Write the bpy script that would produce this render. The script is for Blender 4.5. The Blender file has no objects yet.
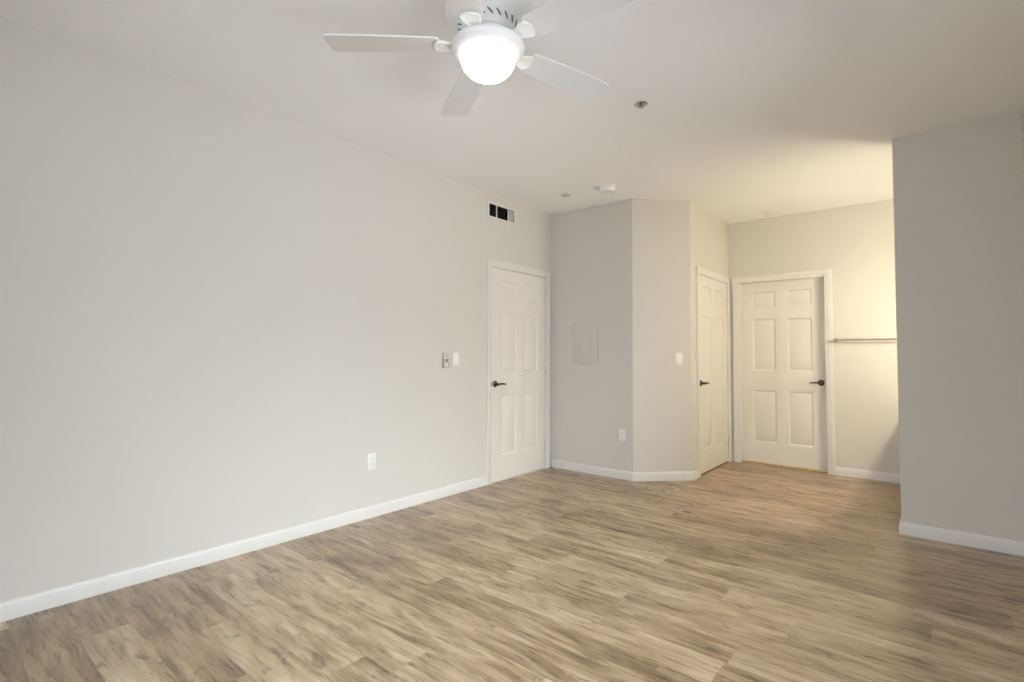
import bpy, bmesh, math, random
from mathutils import Vector, Matrix
random.seed(7)
PI = math.pi
C = bpy.context.scene.collection
S = bpy.context.scene

# ------------------------------------------------------------------ camera
F_PX, PITCH, YAW, ROLL = 514.47, 0.0404, 0.6965, 0.0055
CAM = Vector((3.2664, 0.0, 1.21))
fw = Vector((-math.sin(YAW) * math.cos(PITCH), math.cos(YAW) * math.cos(PITCH), math.sin(PITCH)))
rt = Vector((math.cos(YAW), math.sin(YAW), 0))
up = rt.cross(fw)
r2 = rt * math.cos(ROLL) + up * math.sin(ROLL)
u2 = up * math.cos(ROLL) - rt * math.sin(ROLL)
cd = bpy.data.cameras.new('camera')
cd.sensor_fit = 'HORIZONTAL'
cd.sensor_width = 36.0
cd.lens = F_PX / 1024 * 36.0
cd.shift_y = -7.71 / 1024
cd.clip_start = 0.02
cam = bpy.data.objects.new('camera', cd)
C.objects.link(cam)
cam.matrix_world = Matrix(((r2.x, u2.x, -fw.x, CAM.x), (r2.y, u2.y, -fw.y, CAM.y), (r2.z, u2.z, -fw.z, CAM.z), (0, 0, 0, 1)))
S.camera = cam

# ------------------------------------------------------------------ light
SKY = 25.5          # overcast daylight outside the window
BOWL = 5.0        # the fan's lit glass bowl
VANITY = 190.0      # warm shades over the vanity, round the corner
EXPOSURE = 0.0
S.view_settings.view_transform = 'Standard'
S.view_settings.look = 'None'
S.view_settings.gamma = 1.0
S.view_settings.use_curve_mapping = False
S.view_settings.exposure = EXPOSURE
S.cycles.max_bounces = 14
S.cycles.diffuse_bounces = 8
S.cycles.sample_clamp_indirect = 8.0

world = bpy.data.worlds.new('world')
S.world = world
world.use_nodes = True
wn = world.node_tree
wn.nodes.clear()
tc = wn.nodes.new('ShaderNodeTexCoord')
sx = wn.nodes.new('ShaderNodeSeparateXYZ')
wn.links.new(tc.outputs['Generated'], sx.inputs[0])
mr = wn.nodes.new('ShaderNodeMapRange')
mr.inputs['From Min'].default_value = 0.05
mr.inputs['From Max'].default_value = 0.85
wn.links.new(sx.outputs['Z'], mr.inputs['Value'])
mx = wn.nodes.new('ShaderNodeMix')
mx.data_type = 'RGBA'
mx.inputs[6].default_value = (0.20, 0.215, 0.24, 1)
mx.inputs[7].default_value = (0.84, 0.945, 1.0, 1)
wn.links.new(mr.outputs[0], mx.inputs[0])
bg = wn.nodes.new('ShaderNodeBackground')
bg.inputs['Strength'].default_value = SKY
wn.links.new(mx.outputs[2], bg.inputs['Color'])
wo = wn.nodes.new('ShaderNodeOutputWorld')
wn.links.new(bg.outputs[0], wo.inputs[0])

# room plan (metres): x from the left wall, y into the depth
H = 2.74
Y1, X1 = 4.5725, 0.9664        # far left wall and its outer corner
X2, Y2 = 1.3813, 4.9889        # end of the 45 degree wall
Y3 = 6.1769                    # hall end wall
X4, Y4, X5 = 3.0254, 4.4436, 3.6738   # wall end at the right, right wall
YB = -1.7                      # wall behind the camera
T = 0.14
WIN_Y0, WIN_Y1, WIN_Z0, WIN_Z1 = 0.5, 3.2, 0.45, 2.1   # window in the right wall
GD_X0, GD_X1, GD_Z0, GD_Z1 = 1.5, 3.5, 0.80, 2.50          # window behind the camera

for nm, sz, lc, rt_ in (('window_daylight', (WIN_Y1 - WIN_Y0, WIN_Z1 - WIN_Z0), (X5 + T + 0.01, (WIN_Y0 + WIN_Y1) / 2, (WIN_Z0 + WIN_Z1) / 2), (PI / 2, 0, PI / 2)),
                        ('back_window_daylight', (GD_X1 - GD_X0, GD_Z1 - GD_Z0), ((GD_X0 + GD_X1) / 2, YB - T - 0.01, (GD_Z0 + GD_Z1) / 2), (PI / 2, 0, 0))):
    pl = bpy.data.lights.new(nm, 'AREA')
    pl.shape = 'RECTANGLE'
    pl.size, pl.size_y = sz
    pl.cycles.is_portal = True
    po = bpy.data.objects.new(nm, pl)
    C.objects.link(po)
    po.location = lc
    po.rotation_euler = rt_

# ------------------------------------------------------------------ materials
def lin(c):
    c /= 255.0
    return c / 12.92 if c <= 0.04045 else ((c + 0.055) / 1.055) ** 2.4
def rgb(r, g, b): return (lin(r), lin(g), lin(b), 1)

def mat(name, col, rough=0.5, metal=0.0, bump=0.0, bscale=300, emit=None, strength=0, mottle=0.0):
    m = bpy.data.materials.new(name)
    m.use_nodes = True
    nt = m.node_tree
    b = nt.nodes['Principled BSDF']
    b.inputs['Base Color'].default_value = col
    b.inputs['Roughness'].default_value = rough
    b.inputs['Metallic'].default_value = metal
    if emit:
        b.inputs['Emission Color'].default_value = emit
        b.inputs['Emission Strength'].default_value = strength
    tcn = nt.nodes.new('ShaderNodeTexCoord')
    if bump:
        n = nt.nodes.new('ShaderNodeTexNoise')
        n.inputs['Scale'].default_value = bscale
        n.inputs['Detail'].default_value = 3
        nt.links.new(tcn.outputs['Object'], n.inputs['Vector'])
        bp = nt.nodes.new('ShaderNodeBump')
        bp.inputs['Strength'].default_value = bump
        bp.inputs['Distance'].default_value = 0.002
        nt.links.new(n.outputs['Fac'], bp.inputs['Height'])
        nt.links.new(bp.outputs[0], b.inputs['Normal'])
    if mottle:
        n2 = nt.nodes.new('ShaderNodeTexNoise')
        n2.inputs['Scale'].default_value = 2.5
        n2.inputs['Detail'].default_value = 4
        nt.links.new(tcn.outputs['Object'], n2.inputs['Vector'])
        mr2 = nt.nodes.new('ShaderNodeMapRange')
        mr2.inputs['To Min'].default_value = 1 - mottle
        mr2.inputs['To Max'].default_value = 1 + mottle
        nt.links.new(n2.outputs['Fac'], mr2.inputs['Value'])
        mm = nt.nodes.new('ShaderNodeMix')
        mm.data_type = 'RGBA'
        mm.blend_type = 'MULTIPLY'
        mm.inputs[0].default_value = 1
        mm.inputs[6].default_value = col
        nt.links.new(mr2.outputs[0], mm.inputs[7])
        nt.links.new(mm.outputs[2], b.inputs['Base Color'])
    return m

M_WALL = mat('wall_paint', (0.645, 0.620, 0.570, 1), 0.75, bump=0.12, bscale=90, mottle=0.015)
M_CEIL = mat('ceiling_paint', (0.90, 0.905, 0.90, 1), 0.85, bump=0.15, bscale=70, mottle=0.015)
M_TRIM = mat('trim_paint', (0.72, 0.70, 0.67, 1), 0.4)
M_DOOR = mat('door_paint', (0.75, 0.72, 0.67, 1), 0.45)
M_PLATE = mat('plate_plastic', (0.82, 0.81, 0.78, 1), 0.35)
M_FAN = mat('fan_enamel', (0.82, 0.82, 0.81, 1), 0.4)
M_BLADE = mat('fan_blade_white', (0.72, 0.72, 0.70, 1), 0.5)
M_SLOT = mat('slot_shade_dark', (0.15, 0.15, 0.15, 1), 0.8)  # dark grey that paints the shade inside the fan slots
M_HOLE = mat('duct_shade_dark', (0.022, 0.019, 0.014, 1), 0.9)  # near-black that paints the shade inside the vent opening
M_LOUV = mat('louvre_enamel', (0.45, 0.43, 0.40, 1), 0.5)
M_BRONZE = mat('dark_bronze', (0.10, 0.08, 0.055, 1), 0.32, 0.85)
M_NICKEL = mat('satin_nickel', (0.62, 0.58, 0.52, 1), 0.35, 1.0)
M_CHROME = mat('chrome', (0.65, 0.65, 0.66, 1), 0.2, 1.0)
M_OAK = mat('oak_strip', (0.50, 0.36, 0.19, 1), 0.45, mottle=0.15)
M_BROWN = mat('brown_wood_strip', (0.19, 0.085, 0.035, 1), 0.5, mottle=0.15)
M_HOLDER = mat('grey_plastic', (0.42, 0.41, 0.39, 1), 0.4)
M_HANDSET = mat('handset_plastic', (0.66, 0.65, 0.62, 1), 0.4)
M_BAR = mat('brushed_metal', (0.36, 0.33, 0.28, 1), 0.35, 0.9)
M_COVER = mat('cover_paint', (0.58, 0.57, 0.54, 1), 0.6)
M_VENT = mat('vent_paint', (0.72, 0.70, 0.66, 1), 0.5)
M_GREY = mat('grey_button', (0.20, 0.20, 0.19, 1), 0.5)
M_PANEL = mat('panel_paint', (0.63, 0.605, 0.555, 1), 0.5)
M_COUNTER = mat('vanity_stone', (0.62, 0.58, 0.52, 1), 0.3, mottle=0.12)
M_BOWL = mat('lit_glass', (0.95, 0.95, 0.93, 1), 0.3, emit=(1.0, 0.97, 0.90, 1), strength=BOWL)
M_SHADE = mat('lit_warm_glass', (0.95, 0.9, 0.8, 1), 0.3, emit=(1.0, 0.895, 0.68, 1), strength=VANITY)

M_GLASS = bpy.data.materials.new('window_glass')
M_GLASS.use_nodes = True
g = M_GLASS.node_tree
g.nodes.clear()
gt = g.nodes.new('ShaderNodeBsdfTransparent')
gg = g.nodes.new('ShaderNodeBsdfGlossy')
gg.inputs['Roughness'].default_value = 0.02
gf = g.nodes.new('ShaderNodeFresnel')
gm = g.nodes.new('ShaderNodeMixShader')
go = g.nodes.new('ShaderNodeOutputMaterial')
g.links.new(gf.outputs[0], gm.inputs[0])
g.links.new(gt.outputs[0], gm.inputs[1])
g.links.new(gg.outputs[0], gm.inputs[2])
g.links.new(gm.outputs[0], go.inputs[0])

ROWK = 240
def floor_material():
    m = bpy.data.materials.new('vinyl_plank_floor')
    m.use_nodes = True
    nt = m.node_tree
    L = nt.links.new
    b = nt.nodes['Principled BSDF']
    def math_(op, a, c=None):
        n = nt.nodes.new('ShaderNodeMath')
        n.operation = op
        for i, v in enumerate((a, c)):
            if v is None: continue
            if isinstance(v, (int, float)): n.inputs[i].default_value = v
            else: L(v, n.inputs[i])
        return n.outputs[0]
    def comb(x, y, z):
        n = nt.nodes.new('ShaderNodeCombineXYZ')
        for i, v in enumerate((x, y, z)):
            if isinstance(v, (int, float)): n.inputs[i].default_value = v
            else: L(v, n.inputs[i])
        return n.outputs[0]
    def noise(vec, scale, detail, rough=0.55, dist=0.0):
        n = nt.nodes.new('ShaderNodeTexNoise')
        n.inputs['Scale'].default_value = scale
        n.inputs['Detail'].default_value = detail
        n.inputs['Roughness'].default_value = rough
        n.inputs['Distortion'].default_value = dist
        L(vec, n.inputs['Vector'])
        return n.outputs['Fac']
    def mapr(v, a, c, d, e, smooth=False):
        n = nt.nodes.new('ShaderNodeMapRange')
        if smooth: n.interpolation_type = 'SMOOTHSTEP'
        L(v, n.inputs['Value'])
        for k, q in zip(('From Min', 'From Max', 'To Min', 'To Max'), (a, c, d, e)):
            n.inputs[k].default_value = q
        return n.outputs[0]
    tcn = nt.nodes.new('ShaderNodeTexCoord')
    sp = nt.nodes.new('ShaderNodeSeparateXYZ')
    L(tcn.outputs['Object'], sp.inputs[0])
    X, Y = sp.outputs['X'], sp.outputs['Y']
    PW, PL = 0.178, 1.22
    v = math_('DIVIDE', Y, PW)
    row = math_('ADD', math_('FLOOR', v), ROWK)
    wn1 = nt.nodes.new('ShaderNodeTexWhiteNoise')
    wn1.noise_dimensions = '1D'
    L(row, wn1.inputs['W'])
    u = math_('ADD', math_('DIVIDE', X, PL), wn1.outputs['Value'])
    col = math_('FLOOR', u)
    wn2 = nt.nodes.new('ShaderNodeTexWhiteNoise')
    wn2.noise_dimensions = '2D'
    L(comb(row, col, 0), wn2.inputs['Vector'])
    rnd = wn2.outputs['Value']
    off = math_('MULTIPLY', rnd, 37.0)
    warp = math_('MULTIPLY', math_('SUBTRACT', noise(comb(math_('MULTIPLY', X, 2.2), math_('MULTIPLY', Y, 5.0), off), 1.0, 3), 0.5), 0.07)
    Yw = math_('ADD', Y, warp)
    fine = noise(comb(math_('MULTIPLY', X, 5.0), math_('MULTIPLY', Yw, 70.0), off), 1.0, 6, 0.7, 0.4)
    streak = noise(comb(math_('MULTIPLY', X, 1.6), math_('MULTIPLY', Yw, 20.0), off), 1.0, 5, 0.6, 0.6)
    blot = noise(comb(math_('MULTIPLY', X, 3.0), math_('MULTIPLY', Yw, 11.0), off), 1.0, 4, 0.6, 0.6)
    knotn = noise(comb(math_('MULTIPLY', X, 5.0), math_('MULTIPLY', Y, 12.0), off), 1.0, 4, 0.6, 1.4)
    knot = mapr(knotn, 0.60, 0.70, 0.0, 1.0, True)
    fleck = mapr(noise(comb(math_('MULTIPLY', X, 4.0), math_('MULTIPLY', Yw, 75.0), off), 1.0, 3, 0.6, 0.5), 0.62, 0.72, 0.0, 1.0, True)
    # tone 0..1
    t = math_('ADD', math_('MULTIPLY', mapr(fine, 0.3, 0.7, 0, 1), 0.24), math_('MULTIPLY', mapr(streak, 0.3, 0.7, 0, 1), 0.34))
    t = math_('ADD', t, math_('MULTIPLY', mapr(blot, 0.32, 0.66, 0, 1), 0.30))
    t = math_('ADD', t, math_('MULTIPLY', rnd, 0.22))
    t = math_('SUBTRACT', t, 0.05)
    ramp = nt.nodes.new('ShaderNodeValToRGB')
    cr = ramp.color_ramp
    cr.elements[0].position = 0.12
    cr.elements[0].color = (0.095, 0.053, 0.023, 1)
    cr.elements[1].position = 0.90
    cr.elements[1].color = (0.62, 0.490, 0.350, 1)
    e = cr.elements.new(0.36); e.color = (0.235, 0.152, 0.078, 1)
    e = cr.elements.new(0.60); e.color = (0.42, 0.300, 0.180, 1)
    L(t, ramp.inputs[0])
    # knots and seams
    fv = math_('FRACT', v)
    fu = math_('FRACT', u)
    s1 = math_('LESS_THAN', fv, 0.014)
    s2 = math_('LESS_THAN', fu, 0.0022)
    seam = math_('MAXIMUM', s1, s2)
    dark = math_('SUBTRACT', 1.0, math_('MAXIMUM', math_('MAXIMUM', math_('MULTIPLY', knot, 0.50), math_('MULTIPLY', fleck, 0.30)), math_('MULTIPLY', seam, 0.28)))
    mm = nt.nodes.new('ShaderNodeMix')
    mm.data_type = 'RGBA'
    mm.blend_type = 'MULTIPLY'
    mm.inputs[0].default_value = 1
    L(ramp.outputs[0], mm.inputs[6])
    L(dark, mm.inputs[7])
    L(mm.outputs[2], b.inputs['Base Color'])
    L(mapr(fine, 0.3, 0.7, 0.24, 0.36), b.inputs['Roughness'])
    b.inputs['Specular IOR Level'].default_value = 1.0
    bp = nt.nodes.new('ShaderNodeBump')
    bp.inputs['Strength'].default_value = 0.25
    bp.inputs['Distance'].default_value = 0.001
    L(math_('SUBTRACT', fine, math_('MULTIPLY', seam, 1.2)), bp.inputs['Height'])
    L(bp.outputs[0], b.inputs['Normal'])
    return m
M_FLOOR = floor_material()

# ------------------------------------------------------------------ mesh helpers
ID = Matrix.Identity(3)
def add_box(bm, a, b, M=ID, mi=0):
    vs = [bm.verts.new(M @ Vector((x, y, z))) for z in (a[2], b[2]) for y in (a[1], b[1]) for x in (a[0], b[0])]
    for q in ((0, 2, 3, 1), (4, 5, 7, 6), (0, 1, 5, 4), (2, 6, 7, 3), (0, 4, 6, 2), (1, 3, 7, 5)):
        f = bm.faces.new([vs[i] for i in q]); f.material_index = mi
    return vs
def add_rbox(bm, a, b, r, M=ID, seg=2, mi=0):
    t = bmesh.new()
    add_box(t, a, b)
    bmesh.ops.recalc_face_normals(t, faces=t.faces[:])
    bmesh.ops.bevel(t, geom=t.edges[:], offset=r, segments=seg, affect='EDGES', profile=0.5)
    merge(bm, t, M, mi)
def merge(bm, t, M=ID, mi=0):
    mp = {}
    for v in t.verts: mp[v] = bm.verts.new(M @ v.co)
    for f in t.faces:
        try:
            n = bm.faces.new([mp[v] for v in f.verts]); n.material_index = mi
        except ValueError: pass
    t.free()
def add_prism(bm, poly, z0, z1, M=ID, mi=0):
    lo = [bm.verts.new(M @ Vector((x, y, z0))) for x, y in poly]
    hi = [bm.verts.new(M @ Vector((x, y, z1))) for x, y in poly]
    n = len(poly)
    bm.faces.new(lo[::-1]).material_index = mi
    bm.faces.new(hi).material_index = mi
    for i in range(n):
        bm.faces.new((lo[i], lo[(i + 1) % n], hi[(i + 1) % n], hi[i])).material_index = mi
def add_lathe(bm, prof, seg=48, M=ID, off=Vector((0, 0, 0)), mi=0):
    rings = []
    for r, z in prof:
        if r < 1e-6: rings.append([bm.verts.new(M @ (Vector((0, 0, z)) + off))])
        else: rings.append([bm.verts.new(M @ (Vector((r * math.cos(2 * PI * k / seg), r * math.sin(2 * PI * k / seg), z)) + off)) for k in range(seg)])
    for A, B in zip(rings, rings[1:]):
        for k in range(seg):
            a, b = A[k % len(A)], A[(k + 1) % len(A)]
            c, d = B[(k + 1) % len(B)], B[k % len(B)]
            vs = []
            for v in (a, b, c, d):
                if v not in vs: vs.append(v)
            if len(vs) > 2: bm.faces.new(vs).material_index = mi
    for R in (rings[0], rings[-1]):
        if len(R) > 2: bm.faces.new(R).material_index = mi
def add_tube(bm, pts, r, seg=12, M=ID):
    pts = [Vector(p) for p in pts]
    rad = r if isinstance(r, (list, tuple)) else [r] * len(pts)
    rings = []
    for i, p in enumerate(pts):
        d = (pts[min(i + 1, len(pts) - 1)] - pts[max(i - 1, 0)]).normalized()
        a = d.cross(Vector((0, 0, 1)))
        if a.length < 1e-3: a = d.cross(Vector((1, 0, 0)))
        a.normalize(); b = d.cross(a)
        rings.append([bm.verts.new(M @ (p + (a * math.cos(2 * PI * k / seg) + b * math.sin(2 * PI * k / seg)) * rad[i])) for k in range(seg)])
    for A, B in zip(rings, rings[1:]):
        for k in range(seg): bm.faces.new((A[k], A[(k + 1) % seg], B[(k + 1) % seg], B[k]))
    bm.faces.new(rings[0]); bm.faces.new(rings[-1])

def obj(name, bm, m, parent=None, loc=(0, 0, 0), smooth=35):
    bmesh.ops.recalc_face_normals(bm, faces=bm.faces[:])
    me = bpy.data.meshes.new(name)
    bm.to_mesh(me); bm.free()
    for q in (m if isinstance(m, (list, tuple)) else [m]): me.materials.append(q)
    if smooth:
        me.polygons.foreach_set('use_smooth', [True] * len(me.polygons))
        me.set_sharp_from_angle(angle=math.radians(smooth))
    o = bpy.data.objects.new(name, me)
    C.objects.link(o)
    o.location = loc
    if parent: o.parent = parent
    return o
def thing(name, label, cat, loc, group=None):
    o = bpy.data.objects.new(name, None)
    C.objects.link(o)
    o.location = loc
    o.empty_display_size = 0.1
    return tag(o, label, cat, group)
def tag(o, label, cat, group=None):
    o['label'] = label
    o['category'] = cat
    if group: o['group'] = group
    return o
def struct(name, bm, m, label=None, cat=None):
    o = obj(name, bm, m)
    o['kind'] = 'structure'
    if label: tag(o, label, cat)
    return o
def rot(s, n):
    """columns: along the wall, out of the wall, up"""
    return Matrix(((s[0], n[0], 0), (s[1], n[1], 0), (0, 0, 1)))
R_LEFT = rot((0, 1), (1, 0))
R_FAR = rot((1, 0), (0, -1))
q = math.sqrt(0.5)
R_DIAG = rot((q, q), (q, -q))
R_RIGHT = rot((0, 1), (-1, 0))

def round_path(pts, r, idx, seg=5):
    out = []
    for i, p in enumerate(pts):
        if i not in idx:
            out.append(p); continue
        p0, p1, p2 = Vector(pts[i - 1]), Vector(p), Vector(pts[(i + 1) % len(pts)])
        a, b = (p0 - p1).normalized(), (p2 - p1).normalized()
        ang = a.angle(b)
        d = r / math.tan(ang / 2)
        cc = p1 + (a + b).normalized() * (r / math.sin(ang / 2))
        s, e = p1 + a * d - cc, p1 + b * d - cc
        for k in range(seg + 1):
            t = k / seg
            v = (s * (1 - t) + e * t).normalized() * r
            out.append(tuple(cc + v))
    return out

# ------------------------------------------------------------------ shell
bm = bmesh.new(); add_box(bm, (-T, YB - T, -0.1), (X5 + T, Y3 + T, 0))
struct('floor', bm, M_FLOOR, 'grey brown wood-look plank floor', 'floor')
bm = bmesh.new(); add_box(bm, (-T, YB - T, H), (X5 + T, Y3 + T, H + 0.1))
struct('ceiling', bm, M_CEIL, 'flat white ceiling', 'ceiling')

D1 = (3.597, 4.473)      # left wall door opening (y)
D2 = (5.185, 6.105)      # hall side door opening (y)
D3 = (1.482, 2.345)      # hall end door opening (x)
DH = 2.045
VEN = (3.560, 3.925, 2.520, 2.640)   # duct hole behind the vent
bm = bmesh.new()         # left wall with a door niche and a duct niche
add_box(bm, (-T, YB - T, 0), (0, D1[0], VEN[2]))
add_box(bm, (-T, YB - T, VEN[2]), (0, VEN[0], H))
add_box(bm, (-T, VEN[0], VEN[3]), (0, VEN[1], H))
add_box(bm, (-T, VEN[0], VEN[2]), (-T + 0.02, VEN[1], VEN[3]))
add_box(bm, (-T, VEN[1], VEN[2]), (0, Y1, H))
add_box(bm, (-T, D1[0], DH), (0, D1[1], VEN[2]))
add_box(bm, (-T, D1[1], 0), (0, Y1, VEN[2]))
add_box(bm, (-T, D1[0], 0), (-T + 0.02, D1[1], DH))
struct('wall_left', bm, M_WALL, 'long pale grey wall on the left', 'wall')

bm = bmesh.new()
k = T * math.tan(PI / 8)
path = [(-T, Y1), (X1, Y1), (X2, Y2), (X2, D2[0]), (X2 - T, D2[0]), (X2 - T, Y2 + k), (X1 - k, Y1 + T), (-T, Y1 + T)]
add_prism(bm, round_path(path, 0.014, (1, 2)), 0, H)
struct('wall_far', bm, M_WALL, 'far grey wall turning through an angled corner to the hall', 'wall')
bm = bmesh.new()
add_box(bm, (X2 - T, D2[0], DH), (X2, D2[1], H))
add_box(bm, (X2 - T, D2[1], 0), (X2, Y3 + T, H))
add_box(bm, (X2 - T, D2[0], 0), (X2 - T + 0.02, D2[1], DH))
struct('wall_hall_left', bm, M_WALL, 'short hall wall around the side door', 'wall')
bm = bmesh.new()
add_box(bm, (X2, Y3, 0), (D3[0], Y3 + T, H))
add_box(bm, (D3[0], Y3, DH), (D3[1], Y3 + T, H))
add_box(bm, (D3[1], Y3, 0), (X5 + T, Y3 + T, H))
add_box(bm, (D3[0], Y3 + T - 0.01, 0), (D3[1], Y3 + T + 0.01, DH))
struct('wall_hall_end', bm, M_WALL, 'hall end wall around the six-panel door', 'wall')
bm = bmesh.new()
add_prism(bm, round_path([(X5, Y4), (X4, Y4), (X4, Y4 + 0.115), (X5, Y4 + 0.115)], 0.014, (1, 2)), 0, H)
struct('wall_right_front', bm, M_WALL, 'grey wall end on the right beside the hall opening', 'wall')
bm = bmesh.new()
add_box(bm, (X5, YB - T, 0), (X5 + T, WIN_Y0, H))
add_box(bm, (X5, WIN_Y1, 0), (X5 + T, Y3, H))
add_box(bm, (X5, WIN_Y0, 0), (X5 + T, WIN_Y1, WIN_Z0))
add_box(bm, (X5, WIN_Y0, WIN_Z1), (X5 + T, WIN_Y1, H))
struct('wall_right', bm, M_WALL, 'right wall with the window', 'wall')
bm = bmesh.new()
add_box(bm, (0, YB - T, 0), (GD_X0, YB, H))
add_box(bm, (GD_X1, YB - T, 0), (X5, YB, H))
add_box(bm, (GD_X0, YB - T, GD_Z1), (GD_X1, YB, H))
add_box(bm, (GD_X0, YB - T, 0), (GD_X1, YB, GD_Z0))
struct('wall_back', bm, M_WALL, 'wall behind the camera', 'wall')

# window in the right wall, beside the camera
wroot = bpy.data.objects.new('window_1', None); C.objects.link(wroot)
wroot.location = (X5, (WIN_Y0 + WIN_Y1) / 2, WIN_Z0); wroot['kind'] = 'structure'
tag(wroot, 'white framed sliding window in the right wall', 'window')
ww, wh = (WIN_Y1 - WIN_Y0) / 2, WIN_Z1 - WIN_Z0
bm = bmesh.new()
for a, b in (((0.05, -ww, 0), (0.11, ww, 0.05)), ((0.05, -ww, wh - 0.05), (0.11, ww, wh)), ((0.05, -ww, 0.05), (0.11, -ww + 0.05, wh - 0.05)),
             ((0.05, ww - 0.05, 0.05), (0.11, ww, wh - 0.05)), ((0.05, -0.03, 0.05), (0.11, 0.03, wh - 0.05))):
    add_rbox(bm, a, b, 0.003)
obj('window_frame', bm, M_TRIM, wroot)
for y0, y1 in ((-ww + 0.05, -0.03), (0.03, ww - 0.05)):
    bm = bmesh.new(); add_box(bm, (0.077, y0, 0.05), (0.083, y1, wh - 0.05)); obj('window_pane', bm, M_GLASS, wroot)

# window in the wall behind the camera
groot = bpy.data.objects.new('window_2', None); C.objects.link(groot)
groot.location = ((GD_X0 + GD_X1) / 2, YB, GD_Z0); groot['kind'] = 'structure'
tag(groot, 'white framed sliding window behind the camera', 'window')
gw, gh = (GD_X1 - GD_X0) / 2, GD_Z1 - GD_Z0
bm = bmesh.new()
for a, b in (((-gw, -0.11, 0), (gw, -0.05, 0.06)), ((-gw, -0.11, gh - 0.05), (gw, -0.05, gh)), ((-gw, -0.11, 0.06), (-gw + 0.05, -0.05, gh - 0.05)),
             ((gw - 0.05, -0.11, 0.06), (gw, -0.05, gh - 0.05)), ((-0.035, -0.11, 0.06), (0.035, -0.05, gh - 0.05))):
    add_rbox(bm, a, b, 0.003)
obj('window_frame', bm, M_TRIM, groot)
for x0, x1 in ((-gw + 0.05, -0.035), (0.035, gw - 0.05)):
    bm = bmesh.new(); add_box(bm, (x0, -0.083, 0.06), (x1, -0.077, gh - 0.05)); obj('window_pane', bm, M_GLASS, groot)

# ------------------------------------------------------------------ baseboards
BB = [(0, 0), (0.013, 0), (0.013, 0.062), (0.0105, 0.070), (0.009, 0.078), (0.005, 0.083), (0, 0.084)]
def baseboard(name, pts, label):
    """pts: plan path with the room on its right-hand side; mitred sweep of the profile"""
    bm = bmesh.new()
    P = [Vector(p) for p in pts]
    rings = []
    for i, p in enumerate(P):
        ns = []
        if i > 0: d = (p - P[i - 1]).normalized(); ns.append(Vector((d.y, -d.x)))
        if i < len(P) - 1: d = (P[i + 1] - p).normalized(); ns.append(Vector((d.y, -d.x)))
        n = ns[0] if len(ns) == 1 else (ns[0] + ns[1]) / (1 + ns[0].dot(ns[1]))
        rings.append([bm.verts.new((p.x + n.x * a, p.y + n.y * a, z)) for a, z in BB])
    for A, B in zip(rings, rings[1:]):
        for k in range(len(BB)): bm.faces.new((A[k], A[(k + 1) % len(BB)], B[(k + 1) % len(BB)], B[k]))
    bm.faces.new(rings[0]); bm.faces.new(rings[-1])
    struct(name, bm, M_TRIM, label, 'baseboard')
CW = 0.060               # casing width
baseboard('baseboard_left', [(0, YB + 0.013), (0, D1[0] - CW)], 'white baseboard along the long left wall')
baseboard('baseboard_far', [(0.019, Y1), (X1, Y1), (X2, Y2), (X2, D2[0] - CW)], 'white baseboard around the angled far corner')
baseboard('baseboard_hall_end', [(D3[1] + CW, Y3), (3.078, Y3)], 'white baseboard on the hall end wall right of the door')
baseboard('baseboard_right', [(X4, Y4 + 0.115), (X4, Y4), (X5, Y4), (X5, YB + 0.013)], 'white baseboard wrapping the right wall end')
baseboard('baseboard_back', [(X5 - 0.013, YB), (0.013, YB)], 'white baseboard behind the camera')

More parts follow.
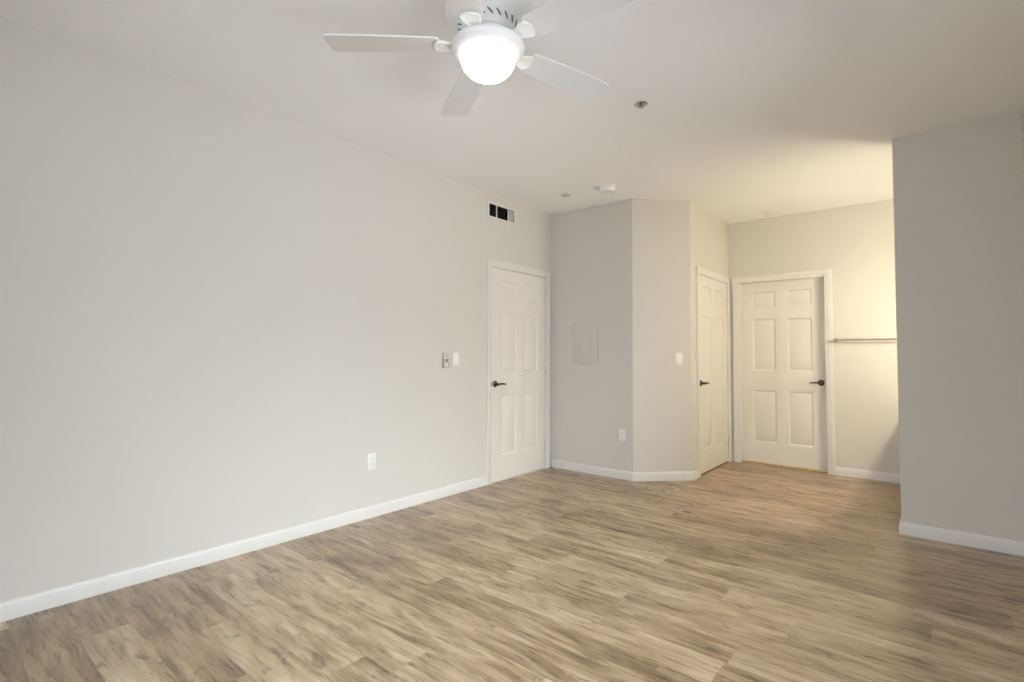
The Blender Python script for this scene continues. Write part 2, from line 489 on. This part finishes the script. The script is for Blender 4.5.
# ------------------------------------------------------------------ doors
CASE = [(0.0, 0.009), (0.006, 0.012), (0.018, 0.012), (0.024, 0.0155), (0.050, 0.0175), (0.0585, 0.0165), (CW, 0.012), (CW, 0.0), (0.0, 0.0)]
def casing(w, h):
    """sweep up, across and down the opening; local s, n, z"""
    bm = bmesh.new()
    rings = []
    for (s, z, ds, dz) in ((0, 0, -1, 0), (0, h, -1, 1), (w, h, 1, 1), (w, 0, 1, 0)):
        rings.append([bm.verts.new((s + ds * a, n, z + dz * a)) for a, n in CASE])
    for A, B in zip(rings, rings[1:]):
        for k in range(len(CASE)): bm.faces.new((A[k], A[(k + 1) % len(CASE)], B[(k + 1) % len(CASE)], B[k]))
    bm.faces.new(rings[0]); bm.faces.new(rings[-1])
    return bm
def slab(w, h, sl, mul):
    """six-panel slab, front face at n = 0, 35 mm thick; sl: the two stile widths, mul: middle stile"""
    bm = bmesh.new()
    pw = (w - sl[0] - sl[1] - mul) / 2
    ss = [0, sl[0], sl[0] + pw, sl[0] + pw + mul, w - sl[1], w]
    zs = [0, 0.225, 0.805, 1.025, 1.605, 1.735, 1.915, h]
    def rect(i0, i1, k0, k1, ins, n):
        return [bm.verts.new((s, n, z)) for s, z in ((ss[i0] + ins, zs[k0] + ins), (ss[i1] - ins, zs[k0] + ins), (ss[i1] - ins, zs[k1] - ins), (ss[i0] + ins, zs[k1] - ins))]
    for i in range(5):
        for k in range(7):
            if i in (1, 3) and k in (1, 3, 5):
                rs = [rect(i, i + 1, k, k + 1, a, n) for a, n in ((0, 0), (0.005, -0.003), (0.010, -0.012), (0.017, -0.013), (0.020, -0.012), (0.048, -0.003))]
                for A, B in zip(rs, rs[1:]):
                    for j in range(4): bm.faces.new((A[j], A[(j + 1) % 4], B[(j + 1) % 4], B[j]))
                bm.faces.new(rs[-1])
            else: bm.faces.new(rect(i, i + 1, k, k + 1, 0, 0))
    bmesh.ops.remove_doubles(bm, verts=bm.verts[:], dist=1e-5)
    # sides and back
    f = [bm.verts.new(v) for v in ((0, 0, 0), (w, 0, 0), (w, 0, h), (0, 0, h))]
    bk = [bm.verts.new(v) for v in ((0, -0.035, 0), (w, -0.035, 0), (w, -0.035, h), (0, -0.035, h))]
    for j in range(4): bm.faces.new((f[j], f[(j + 1) % 4], bk[(j + 1) % 4], bk[j]))
    bm.faces.new(bk)
    bmesh.ops.remove_doubles(bm, verts=bm.verts[:], dist=1e-5)
    return bm
def xf(bm, M, off=(0, 0, 0)):
    o = Vector(off)
    for v in bm.verts: v.co = M @ (v.co + o)
    return bm
def lever(parent, M, s, n, z, d, name='door_handle'):
    """round rose and a curved lever pointing along d (+1/-1)"""
    h = bpy.data.objects.new(name, None); C.objects.link(h); h.parent = parent
    h.location = M @ Vector((s, n, z))
    h['label'] = 'dark bronze lever handle'
    LM = M @ Matrix(((1, 0, 0), (0, 0, 1), (0, -1, 0)))   # lathe axis z -> wall normal n
    bm = bmesh.new()
    add_lathe(bm, [(0.031, 0.0), (0.032, 0.003), (0.030, 0.007), (0.022, 0.010), (0.013, 0.012), (0.0115, 0.030), (0.0115, 0.046), (0.0, 0.047)], 24, LM)
    obj('rose', bm, M_BRONZE, h)
    bm = bmesh.new()
    pts, rad = [], []
    for i in range(11):
        t = i / 10
        pts.append((d * (0.006 + 0.108 * t) - d * 0.012, 0.050 + 0.004 * math.sin(PI * t), 0.004 * math.sin(t * PI * 1.2) - 0.002 * t))
        rad.append(0.0105 - 0.0035 * t if i < 10 else 0.005)
    add_tube(bm, pts, rad, 12, M)
    obj('lever', bm, M_BRONZE, h)
def door(idx, M, origin, w, recess, sl, mul, latch, label, hinges=True):
    root = bpy.data.objects.new('door_%d' % idx, None); C.objects.link(root)
    root.location = origin; root['kind'] = 'structure'
    tag(root, label, 'door')
    obj('door_casing', xf(casing(w, DH), M), M_TRIM, root)
    # jamb lining the opening, with a stop bead
    bm = bmesh.new()
    jt, dep = 0.008, 0.118
    add_box(bm, (0.0, -dep, 0), (jt, 0.008, DH), M)
    add_box(bm, (w - jt, -dep, 0), (w, 0.008, DH), M)
    add_box(bm, (jt, -dep, DH - jt), (w - jt, 0.008, DH), M)
    if recess > 0.05: a0, a1 = -recess + 0.002, -recess + 0.014
    else: a0, a1 = -recess - 0.052, -recess - 0.037
    add_box(bm, (jt, a0, 0), (jt + 0.011, a1, DH - jt), M)
    add_box(bm, (w - jt - 0.011, a0, 0), (w - jt, a1, DH - jt), M)
    add_box(bm, (jt + 0.011, a0, DH - jt - 0.011), (w - jt - 0.011, a1, DH - jt), M)
    obj('door_jamb', bm, M_TRIM, root)
    g = 0.003
    z0 = 0.014
    obj('door_slab', xf(slab(w - 2 * jt - 2 * g, DH - jt - g - z0, sl, mul), M, (jt + g, -recess, z0)), M_DOOR, root)
    ls = 0.065 if latch < 0 else w - 0.065
    lever(root, M, ls, -recess, 0.925, -latch)
    # latch strike on the casing edge
    bm = bmesh.new()
    e = 0.002 if latch < 0 else w - 0.002
    add_rbox(bm, (e - 0.004, -recess - 0.001 if recess > 0.05 else 0.004, 0.900), (e + 0.004, -recess + 0.012 if recess > 0.05 else 0.012, 0.950), 0.001, M)
    sp = obj('strike_plate', bm, M_BRONZE, root)
    sp['label'] = 'dark bronze strike plate'
    if hinges:
        hs = w - jt if latch < 0 else jt
        for z in (0.20, 1.00, 1.82):
            bm = bmesh.new()
            add_tube(bm, [(hs, 0.004, z), (hs, 0.004, z + 0.003), (hs, 0.004, z + 0.086), (hs, 0.004, z + 0.09)], [0.003, 0.005, 0.005, 0.003], 10, M)
            o = obj('hinge', bm, M_NICKEL, root); o['label'] = 'satin metal hinge'
    return root
d1 = door(1, R_LEFT, (0, D1[0], 0), D1[1] - D1[0], 0.004, (0.150, 0.125), 0.125, -1, 'white six-panel door in the long left wall', True)
d2 = door(2, R_LEFT, (X2, D2[0], 0), D2[1] - D2[0], 0.004, (0.13, 0.13), 0.125, -1, 'white six-panel door in the side of the hall', True)
d3 = door(3, R_FAR, (D3[0], Y3, 0), D3[1] - D3[0], 0.085, (0.118, 0.130), 0.118, 1, 'white six-panel door at the end of the hall', False)
bm = bmesh.new(); add_rbox(bm, (0.008, -0.10, 0.0), (D1[1] - D1[0] - 0.008, 0.006, 0.011), 0.003, R_LEFT)
obj('threshold', bm, M_TRIM, d1)['label'] = 'white sill strip under the door'
bm = bmesh.new(); add_rbox(bm, (0.0085, -0.117, 0.0), (D3[1] - D3[0] - 0.0085, -0.040, 0.013), 0.004, R_FAR)
obj('threshold', bm, M_OAK, d3)['label'] = 'pale oak sill strip under the door'
bm = bmesh.new(); add_rbox(bm, (0.0085, -0.10, 0.0), (D2[1] - D2[0] - 0.0085, -0.002, 0.013), 0.003, R_LEFT)
obj('threshold', bm, M_BROWN, d2)['label'] = 'brown wood sill strip under the door'

# ------------------------------------------------------------------ ceiling fan
FX, FY, BZ = 1.854, 1.525, 2.486
fan = thing('ceiling_fan', 'white five-blade ceiling fan with a lit frosted bowl', 'ceiling fan', (FX, FY, H))
zz = lambda z: z - H
bm = bmesh.new()
prof = [(0.0, 2.7385), (0.105, 2.7385), (0.110, 2.725), (0.112, 2.690), (0.140, 2.680), (0.168, 2.665), (0.177, 2.645), (0.178, 2.612), (0.172, 2.598), (0.164, 2.592),
        (0.161, 2.584), (0.149, 2.577), (0.144, 2.570), (0.129, 2.563), (0.101, 2.534), (0.094, 2.528), (0.0, 2.528)]
add_lathe(bm, [(r, zz(z)) for r, z in prof], 72)
# swirled cooling slots on the lower cone: dark strips painting their inner shade
(ra, za), (rb, zb) = (0.129, 2.563), (0.101, 2.534)
NS = 22
for i in range(NS):
    a0 = 2 * PI * i / NS
    L_, Rr = [], []
    for j in range(7):
        t = j / 6
        r_, z_ = ra + (rb - ra) * (0.06 + 0.56 * t), za + (zb - za) * (0.06 + 0.56 * t)
        a = a0 + 0.20 * t
        w_ = 0.0052 * math.sqrt(max(0.05, 1 - (2 * t - 1) ** 4))
        rr, zr = r_ + 0.0006, z_ - 0.0007
        L_.append(bm.verts.new((rr * math.cos(a - w_ / rr), rr * math.sin(a - w_ / rr), zz(zr))))
        Rr.append(bm.verts.new((rr * math.cos(a + w_ / rr), rr * math.sin(a + w_ / rr), zz(zr))))
    for j in range(6):
        bm.faces.new((L_[j], Rr[j], Rr[j + 1], L_[j + 1])).material_index = 1
obj('motor_housing', bm, [M_FAN, M_SLOT], fan)
bm = bmesh.new()
add_lathe(bm, [(r, zz(z)) for r, z in [(0.0, 2.5275), (0.090, 2.5275), (0.094, 2.522), (0.094, 2.506), (0.088, 2.502), (0.0, 2.502)]], 48)
obj('rotor', bm, M_FAN, fan)
bm = bmesh.new()
add_lathe(bm, [(r, zz(z)) for r, z in [(0.0, 2.5018), (0.060, 2.5018), (0.095, 2.495), (0.130, 2.487), (0.147, 2.479), (0.151, 2.469), (0.149, 2.460), (0.140, 2.450), (0.127, 2.442), (0.117, 2.437), (0.0, 2.436)]], 72)
obj('light_pan', bm, M_FAN, fan)
bm = bmesh.new()
n = 14
pb = [(0.1130, 2.4358)] + [(0.1150 * math.cos(PI / 2 * i / n) ** 0.85 if i < n else 0.0, 2.433 - 0.092 * math.sin(PI / 2 * i / n)) for i in range(n + 1)]
add_lathe(bm, [(r, zz(z)) for r, z in pb], 64)
obj('glass_bowl', bm, M_BOWL, fan)['label'] = 'lit frosted glass bowl'
def blade_outline():
    pts = []
    R0, R1 = 0.198, 0.660
    def hw(r): return 0.058 + 0.0155 * min(1, max(0, (r - R0) / 0.28)) ** 0.8
    rs = [R0 + 0.012 + (R1 - 0.016 - R0 - 0.012) * i / 10 for i in range(11)]
    right = [(R0, -hw(R0) + 0.014), (R0 + 0.004, -hw(R0) + 0.004)] + [(r, -hw(r)) for r in rs] + [(R1 - 0.004, -hw(R1) + 0.004), (R1, -hw(R1) + 0.016)]
    return right + [(r, -y) for r, y in reversed(right)]
TH0 = math.radians(220.571)
PT = math.radians(-8.2)
for kk in range(5):
    a = TH0 - kk * 2 * PI / 5
    RZ = Matrix.Rotation(a, 3, 'Z') @ Matrix.Rotation(PT, 3, 'X')
    bm = bmesh.new()
    t = bmesh.new()
    add_prism(t, blade_outline(), -0.0035, 0.0035)
    for v in t.verts: v.co = RZ @ v.co + Vector((0, 0, zz(BZ)))
    merge(bm, t)
    bl = obj('blade', bm, M_BLADE, fan, smooth=0)
    # cast iron: slim arm from the rotor, flaring under the blade root to a rounded lip
    bm = bmesh.new()
    prev = None
    N = 14
    for i in range(N + 1):
        tt = i / N
        r = 0.082 + 0.140 * tt
        fl = min(1.0, max(0.0, (tt - 0.30) / 0.48))
        hw = 0.013 + 0.029 * fl * fl * (3 - 2 * fl)
        if tt > 0.80: hw = 0.042 * math.sqrt(max(0.0, 1 - ((tt - 0.80) / 0.205) ** 2)) + 0.004
        tw = Matrix.Rotation(PT * fl, 3, 'X')
        zc = -0.0085 + 0.030 * (1 - min(1, tt / 0.60)) ** 1.5
        row = []
        for (y, dz) in ((-hw, 0.0045), (-hw, -0.001), (-hw * 0.86, -0.0045), (-hw * 0.70, -0.001), (hw * 0.70, -0.001), (hw * 0.86, -0.0045), (hw, -0.001), (hw, 0.0045)):
            p = tw @ Vector((0, y, zc + dz)); p.x = r
            row.append(bm.verts.new(Matrix.Rotation(a, 3, 'Z') @ p + Vector((0, 0, zz(BZ)))))
        if prev:
            for j in range(8): bm.faces.new((prev[j], prev[(j + 1) % 8], row[(j + 1) % 8], row[j]))
        else: bm.faces.new(row)
        prev = row
    bm.faces.new(prev)
    obj('blade_bracket', bm, M_FAN, bl)

# ------------------------------------------------------------------ ceiling fittings
def sprinkler(x, y, label, frame):
    s = thing('fire_sprinkler', label, 'sprinkler', (x, y, H), 'ceiling sprinklers')
    bm = bmesh.new()
    add_lathe(bm, [(0.0, 0.0), (0.040, 0.0), (0.040, -0.003), (0.034, -0.007), (0.022, -0.008), (0.018, -0.004), (0.0, -0.004)], 32)
    obj('escutcheon', bm, M_PLATE if not frame else M_CHROME, s)
    bm = bmesh.new()
    add_lathe(bm, [(0.0, -0.004), (0.009, -0.004), (0.009, -0.009), (0.006, -0.010), (0.0045, -0.018), (0.0, -0.018)], 16)
    for sg in (-1, 1):
        add_tube(bm, [(sg * 0.008, 0, -0.008), (sg * 0.013, 0, -0.013), (sg * 0.009, 0, -0.020), (0, 0, -0.0225)], 0.0026, 8)
    obj('nozzle', bm, M_GREY if frame else M_PLATE, s)
    bm = bmesh.new()
    add_lathe(bm, [(0.0, -0.0225), (0.013, -0.0225), (0.016, -0.024), (0.0, -0.025)], 20)
    obj('deflector', bm, M_CHROME if frame else M_PLATE, s)
sprinkler(1.888, 2.864, 'chrome sprinkler head on the ceiling right of the fan', True)
sprinkler(1.876, 5.918, 'white sprinkler head on the ceiling above the hall end door', False)
bm = bmesh.new()
add_lathe(bm, [(0.0, -0.0), (0.033, 0.0), (0.033, -0.006), (0.043, -0.006), (0.044, -0.008), (0.041, -0.010), (0.0, -0.0105)], 32)
tag(obj('sprinkler_cover', bm, M_COVER, None, (0.525, 4.07, H)), 'small flat round cover plate on the ceiling left of the smoke detector', 'cover plate')
sd = thing('smoke_detector', 'round white smoke detector on the ceiling above the far corner', 'smoke detector', (0.949, 4.113, H))
bm = bmesh.new()
add_lathe(bm, [(0.0, 0.0), (0.082, 0.0), (0.083, -0.004), (0.081, -0.012), (0.078, -0.013), (0.0, -0.013)], 40)
obj('base', bm, M_PLATE, sd)
bm = bmesh.new()
add_lathe(bm, [(0.0, -0.013), (0.074, -0.013), (0.075, -0.022), (0.072, -0.038), (0.062, -0.048), (0.036, -0.051), (0.0, -0.0515)], 40)
obj('cover', bm, M_PLATE, sd)

# ------------------------------------------------------------------ wall vent
vy0, vy1, vz0, vz1 = 3.528, 3.952, 2.503, 2.657
vt = thing('air_vent', 'white air vent with dark openings high on the left wall', 'vent', (0, vy0, vz0))
W_, H_ = vy1 - vy0, vz1 - vz0
bm = bmesh.new()
fr = 0.028
add_rbox(bm, (0, 0.0003, 0), (fr, 0.007, H_), 0.002, R_LEFT)
add_rbox(bm, (W_ - fr, 0.0003, 0), (W_, 0.007, H_), 0.002, R_LEFT)
add_rbox(bm, (fr - 0.002, 0.0003, 0), (W_ - fr + 0.002, 0.0065, 0.018), 0.002, R_LEFT)
add_rbox(bm, (fr - 0.002, 0.0003, H_ - 0.018), (W_ - fr + 0.002, 0.0065, H_), 0.002, R_LEFT)
for s in (0.127, 0.300):
    add_rbox(bm, (s, 0.0003, 0.016), (s + 0.012, 0.006, H_ - 0.016), 0.001, R_LEFT)
obj('frame', bm, M_VENT, vt)
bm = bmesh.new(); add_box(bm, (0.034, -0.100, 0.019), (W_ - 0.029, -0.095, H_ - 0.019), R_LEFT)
obj('duct_back', bm, M_HOLE, vt)  # near-black sheet painting the shade deep in the duct
bm = bmesh.new()      # near-black lining, the shade inside the duct put into its colour
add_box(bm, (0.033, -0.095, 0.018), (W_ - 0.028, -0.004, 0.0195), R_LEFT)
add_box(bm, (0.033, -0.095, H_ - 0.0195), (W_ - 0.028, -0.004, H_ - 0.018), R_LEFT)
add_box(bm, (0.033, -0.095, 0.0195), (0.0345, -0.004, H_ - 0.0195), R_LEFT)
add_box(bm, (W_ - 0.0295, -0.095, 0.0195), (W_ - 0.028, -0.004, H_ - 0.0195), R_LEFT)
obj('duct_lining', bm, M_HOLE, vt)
bm = bmesh.new()      # vertical louvres; the last bank is turned to face the room
for i in range(7):
    s = 0.316 + i * 0.0125
    t = bmesh.new(); add_box(t, (-0.0008, -0.012, 0.020), (0.0008, -0.001, H_ - 0.020))
    merge(bm, t, R_LEFT @ Matrix.Rotation(math.radians(-62), 3, 'Z'))
    for v in bm.verts[-8:]: v.co += R_LEFT @ Vector((s, -0.002, 0))
obj('louvre_bank', bm, M_LOUV, vt)
bm = bmesh.new()
for i in range(11):
    s = 0.042 + i * 0.0235
    add_box(bm, (s, -0.030, 0.020), (s + 0.001, -0.012, H_ - 0.020), R_LEFT)
obj('louvre_bank', bm, M_HOLE, vt)  # these louvres take the painted duct shade, not the enamel

# ------------------------------------------------------------------ plates
def plate(bm, w, h, d=0.006): add_rbox(bm, (-w / 2, 0.0003, -h / 2), (w / 2, d, h / 2), 0.0025, bm_M)
def light_switch(M, loc, label):
    global bm_M
    bm_M = M
    o = thing('light_switch', label, 'light switch', loc, 'wall light switches')
    bm = bmesh.new(); plate(bm, 0.073, 0.118); obj('cover_plate', bm, M_PLATE, o)
    bm = bmesh.new()
    t = bmesh.new()
    for y0, y1, z0, z1, tilt in ((-0.0165, 0.0165, -0.033, 0.033, 0.0),):
        vs = [t.verts.new(v) for v in ((-.0165, .0062, -.033), (.0165, .0062, -.033), (.0165, .0062, .033), (-.0165, .0062, .033),
                                       (-.0155, .0115, -.032), (.0155, .0115, -.032), (.0155, .0075, 0), (-.0155, .0075, 0), (.0155, .0068, .032), (-.0155, .0068, .032))]
        for f in ((3, 2, 1, 0), (4, 5, 6, 7), (7, 6, 8, 9), (0, 1, 5, 4), (2, 3, 9, 8), (1, 2, 8, 6, 5), (3, 0, 4, 7, 9)): t.faces.new([vs[i] for i in f])
    merge(bm, t, M)
    obj('rocker', bm, M_PLATE, o)
    return o
def outlet(M, loc, label):
    global bm_M
    bm_M = M
    o = thing('wall_outlet', label, 'outlet', loc, 'wall outlets')
    bm = bmesh.new(); plate(bm, 0.073, 0.118); obj('cover_plate', bm, M_PLATE, o)
    for z in (-0.020, 0.020):
        bm = bmesh.new()
        add_rbox(bm, (-0.0165, 0.0050, z - 0.0145), (0.0165, 0.0085, z + 0.0145), 0.0015, M)
        for s in (-0.0065, 0.0065): add_box(bm, (s - 0.001, 0.0082, z - 0.002), (s + 0.001, 0.0088, z + 0.007), M, 1)
        add_box(bm, (-0.002, 0.0082, z - 0.010), (0.002, 0.0088, z - 0.006), M, 1)
        obj('socket', bm, [M_PLATE, M_GREY], o)
light_switch(R_LEFT, (0, 3.143, 1.162), 'white rocker switch on the left wall between remote and door')
cs = Vector((1.2925, 4.8987, 1.171))
light_switch(R_DIAG, cs, 'white rocker switch on the angled wall near the hall side door')
outlet(R_LEFT, (0, 2.287, 0.410), 'white outlet low on the long left wall')
outlet(R_FAR, (0.852, Y1, 0.427), 'white outlet low on the grey wall under the panel')

# fan remote in its wall holder
rm = thing('fan_remote', 'slim fan remote with a dark round button in its wall holder', 'remote control', (0, 3.011, 1.158))
bm = bmesh.new()
add_rbox(bm, (-0.030, 0.0003, -0.066), (0.030, 0.005, 0.056), 0.002, R_LEFT)
add_rbox(bm, (-0.030, 0.004, -0.066), (-0.0255, 0.026, 0.020), 0.0015, R_LEFT)
add_rbox(bm, (0.0255, 0.004, -0.066), (0.030, 0.026, 0.020), 0.0015, R_LEFT)
add_rbox(bm, (-0.030, 0.004, -0.066), (0.030, 0.026, -0.060), 0.0015, R_LEFT)
obj('holder', bm, M_HOLDER, rm)
bm = bmesh.new(); add_rbox(bm, (-0.0245, 0.0055, -0.0595), (0.0245, 0.025, 0.066), 0.004, R_LEFT)
obj('handset', bm, M_HANDSET, rm)
LM = R_LEFT @ Matrix(((1, 0, 0), (0, 0, 1), (0, -1, 0)))
for s, z, r in ((0, -0.006, 0.0165), (0, 0.030, 0.008), (-0.012, 0.050, 0.0045), (0.012, 0.050, 0.0045)):
    bm = bmesh.new()
    add_lathe(bm, [(r, 0), (r, 0.0015), (r * 0.8, 0.0025), (0, 0.0028)], 20, LM, Vector((s, -z, 0.0249)))
    obj('button', bm, M_GREY, rm)

# electrical panel, painted like the wall
pn = thing('electrical_panel', 'flush breaker panel painted like the grey wall', 'electrical panel', (0.286, Y1, 1.120))
bm = bmesh.new(); add_rbox(bm, (0, 0.0003, 0), (0.297, 0.012, 0.412), 0.002, R_FAR)
obj('cover', bm, M_PANEL, pn)
bm = bmesh.new(); add_rbox(bm, (0.030, 0.0118, 0.055), (0.217, 0.018, 0.285), 0.002, R_FAR)
pd = obj('panel_door', bm, M_PANEL, pn)
bm = bmesh.new(); add_rbox(bm, (0.072, 0.0178, 0.168), (0.090, 0.023, 0.186), 0.002, R_FAR)
obj('latch', bm, M_LOUV, pd)

# towel bar on the hall end wall
tb = thing('towel_bar', 'thin metal towel bar on the hall end wall right of the door', 'towel bar', (2.435, Y3, 1.372))
for s in (0.0, 0.61):
    bm = bmesh.new()
    add_lathe(bm, [(0.020, 0.0), (0.020, 0.004), (0.012, 0.008), (0.011, 0.014), (0.011, 0.060), (0.0145, 0.064), (0.0145, 0.080), (0.0, 0.082)], 20,
              R_FAR @ Matrix(((1, 0, 0), (0, 0, 1), (0, -1, 0))), Vector((s, 0, 0)))
    obj('bracket', bm, M_BAR, tb)
bm = bmesh.new(); add_tube(bm, [(0.008, 0.071, 0), (0.602, 0.071, 0)], 0.0082, 14, R_FAR)
obj('rail', bm, M_BAR, tb)

# ------------------------------------------------------------------ vanity round the corner (lights the hall, shades the floor)
VY0, VY1 = Y4 + 0.118, Y3 - 0.002
vc = thing('vanity_cabinet', 'white vanity cabinet round the corner behind the right wall end', 'cabinet', (X5, (VY0 + VY1) / 2, 0))
hy = (VY1 - VY0) / 2
bm = bmesh.new()
add_box(bm, (-0.575, -hy, 0.09), (-0.002, hy, 0.81))
add_box(bm, (-0.515, -hy, 0.0), (-0.002, hy, 0.09))
obj('body', bm, M_TRIM, vc)
for i in range(3):
    y0 = -hy + 0.02 + i * (2 * hy - 0.04) / 3
    bm = bmesh.new()
    add_rbox(bm, (-0.593, y0 + 0.006, 0.12), (-0.575, y0 + (2 * hy - 0.04) / 3 - 0.006, 0.79), 0.003)
    dd = obj('door', bm, M_TRIM, vc)
    bm = bmesh.new(); add_tube(bm, [(-0.593, y0 + 0.05, 0.70), (-0.603, y0 + 0.05, 0.70), (-0.612, y0 + 0.05, 0.70)], [0.005, 0.006, 0.010], 10)
    obj('knob', bm, M_NICKEL, dd)
bm = bmesh.new()
add_rbox(bm, (-0.614, -hy, 0.8105), (-0.002, hy, 0.850), 0.004)
add_rbox(bm, (-0.022, -hy, 0.850), (-0.002, hy, 0.950), 0.003)
tag(obj('countertop', bm, M_COUNTER, None, (X5, (VY0 + VY1) / 2, 0)), 'stone countertop on the vanity cabinet round the corner', 'countertop')
VLY, VLZ = 4.96, 1.90
vl = thing('vanity_light', 'wall light bar with warm glass shades above the vanity', 'wall light', (X5, VLY, VLZ))
bm = bmesh.new(); add_rbox(bm, (-0.03, -0.34, -0.05), (-0.0005, 0.34, 0.05), 0.006)
obj('back_plate', bm, M_NICKEL, vl)
for i in range(4):
    y = -0.255 + 0.17 * i
    bm = bmesh.new(); add_tube(bm, [(-0.03, y, 0.0), (-0.10, y, 0.0), (-0.135, y, 0.0), (-0.15, y, -0.012), (-0.15, y, -0.028)], 0.009, 10)
    obj('arm', bm, M_NICKEL, vl)
    bm = bmesh.new()
    add_lathe(bm, [(0.0, 0.055), (0.028, 0.048), (0.047, 0.026), (0.054, 0.0), (0.047, -0.026), (0.028, -0.048), (0.0, -0.055)], 24, ID, Vector((-0.15, y, -0.083)))
    obj('glass_shade', bm, M_SHADE, vl)
    bm = bmesh.new()
    add_lathe(bm, [(0.0, -0.020), (0.030, -0.021), (0.048, -0.030), (0.062, -0.046), (0.060, -0.047), (0.046, -0.034), (0.029, -0.0255), (0.0, -0.0245)], 24, ID, Vector((-0.15, y, 0.0)))
    obj('uplight_block_cap', bm, M_NICKEL, vl)  # unseen cap, added to hold the globe's light off the ceiling
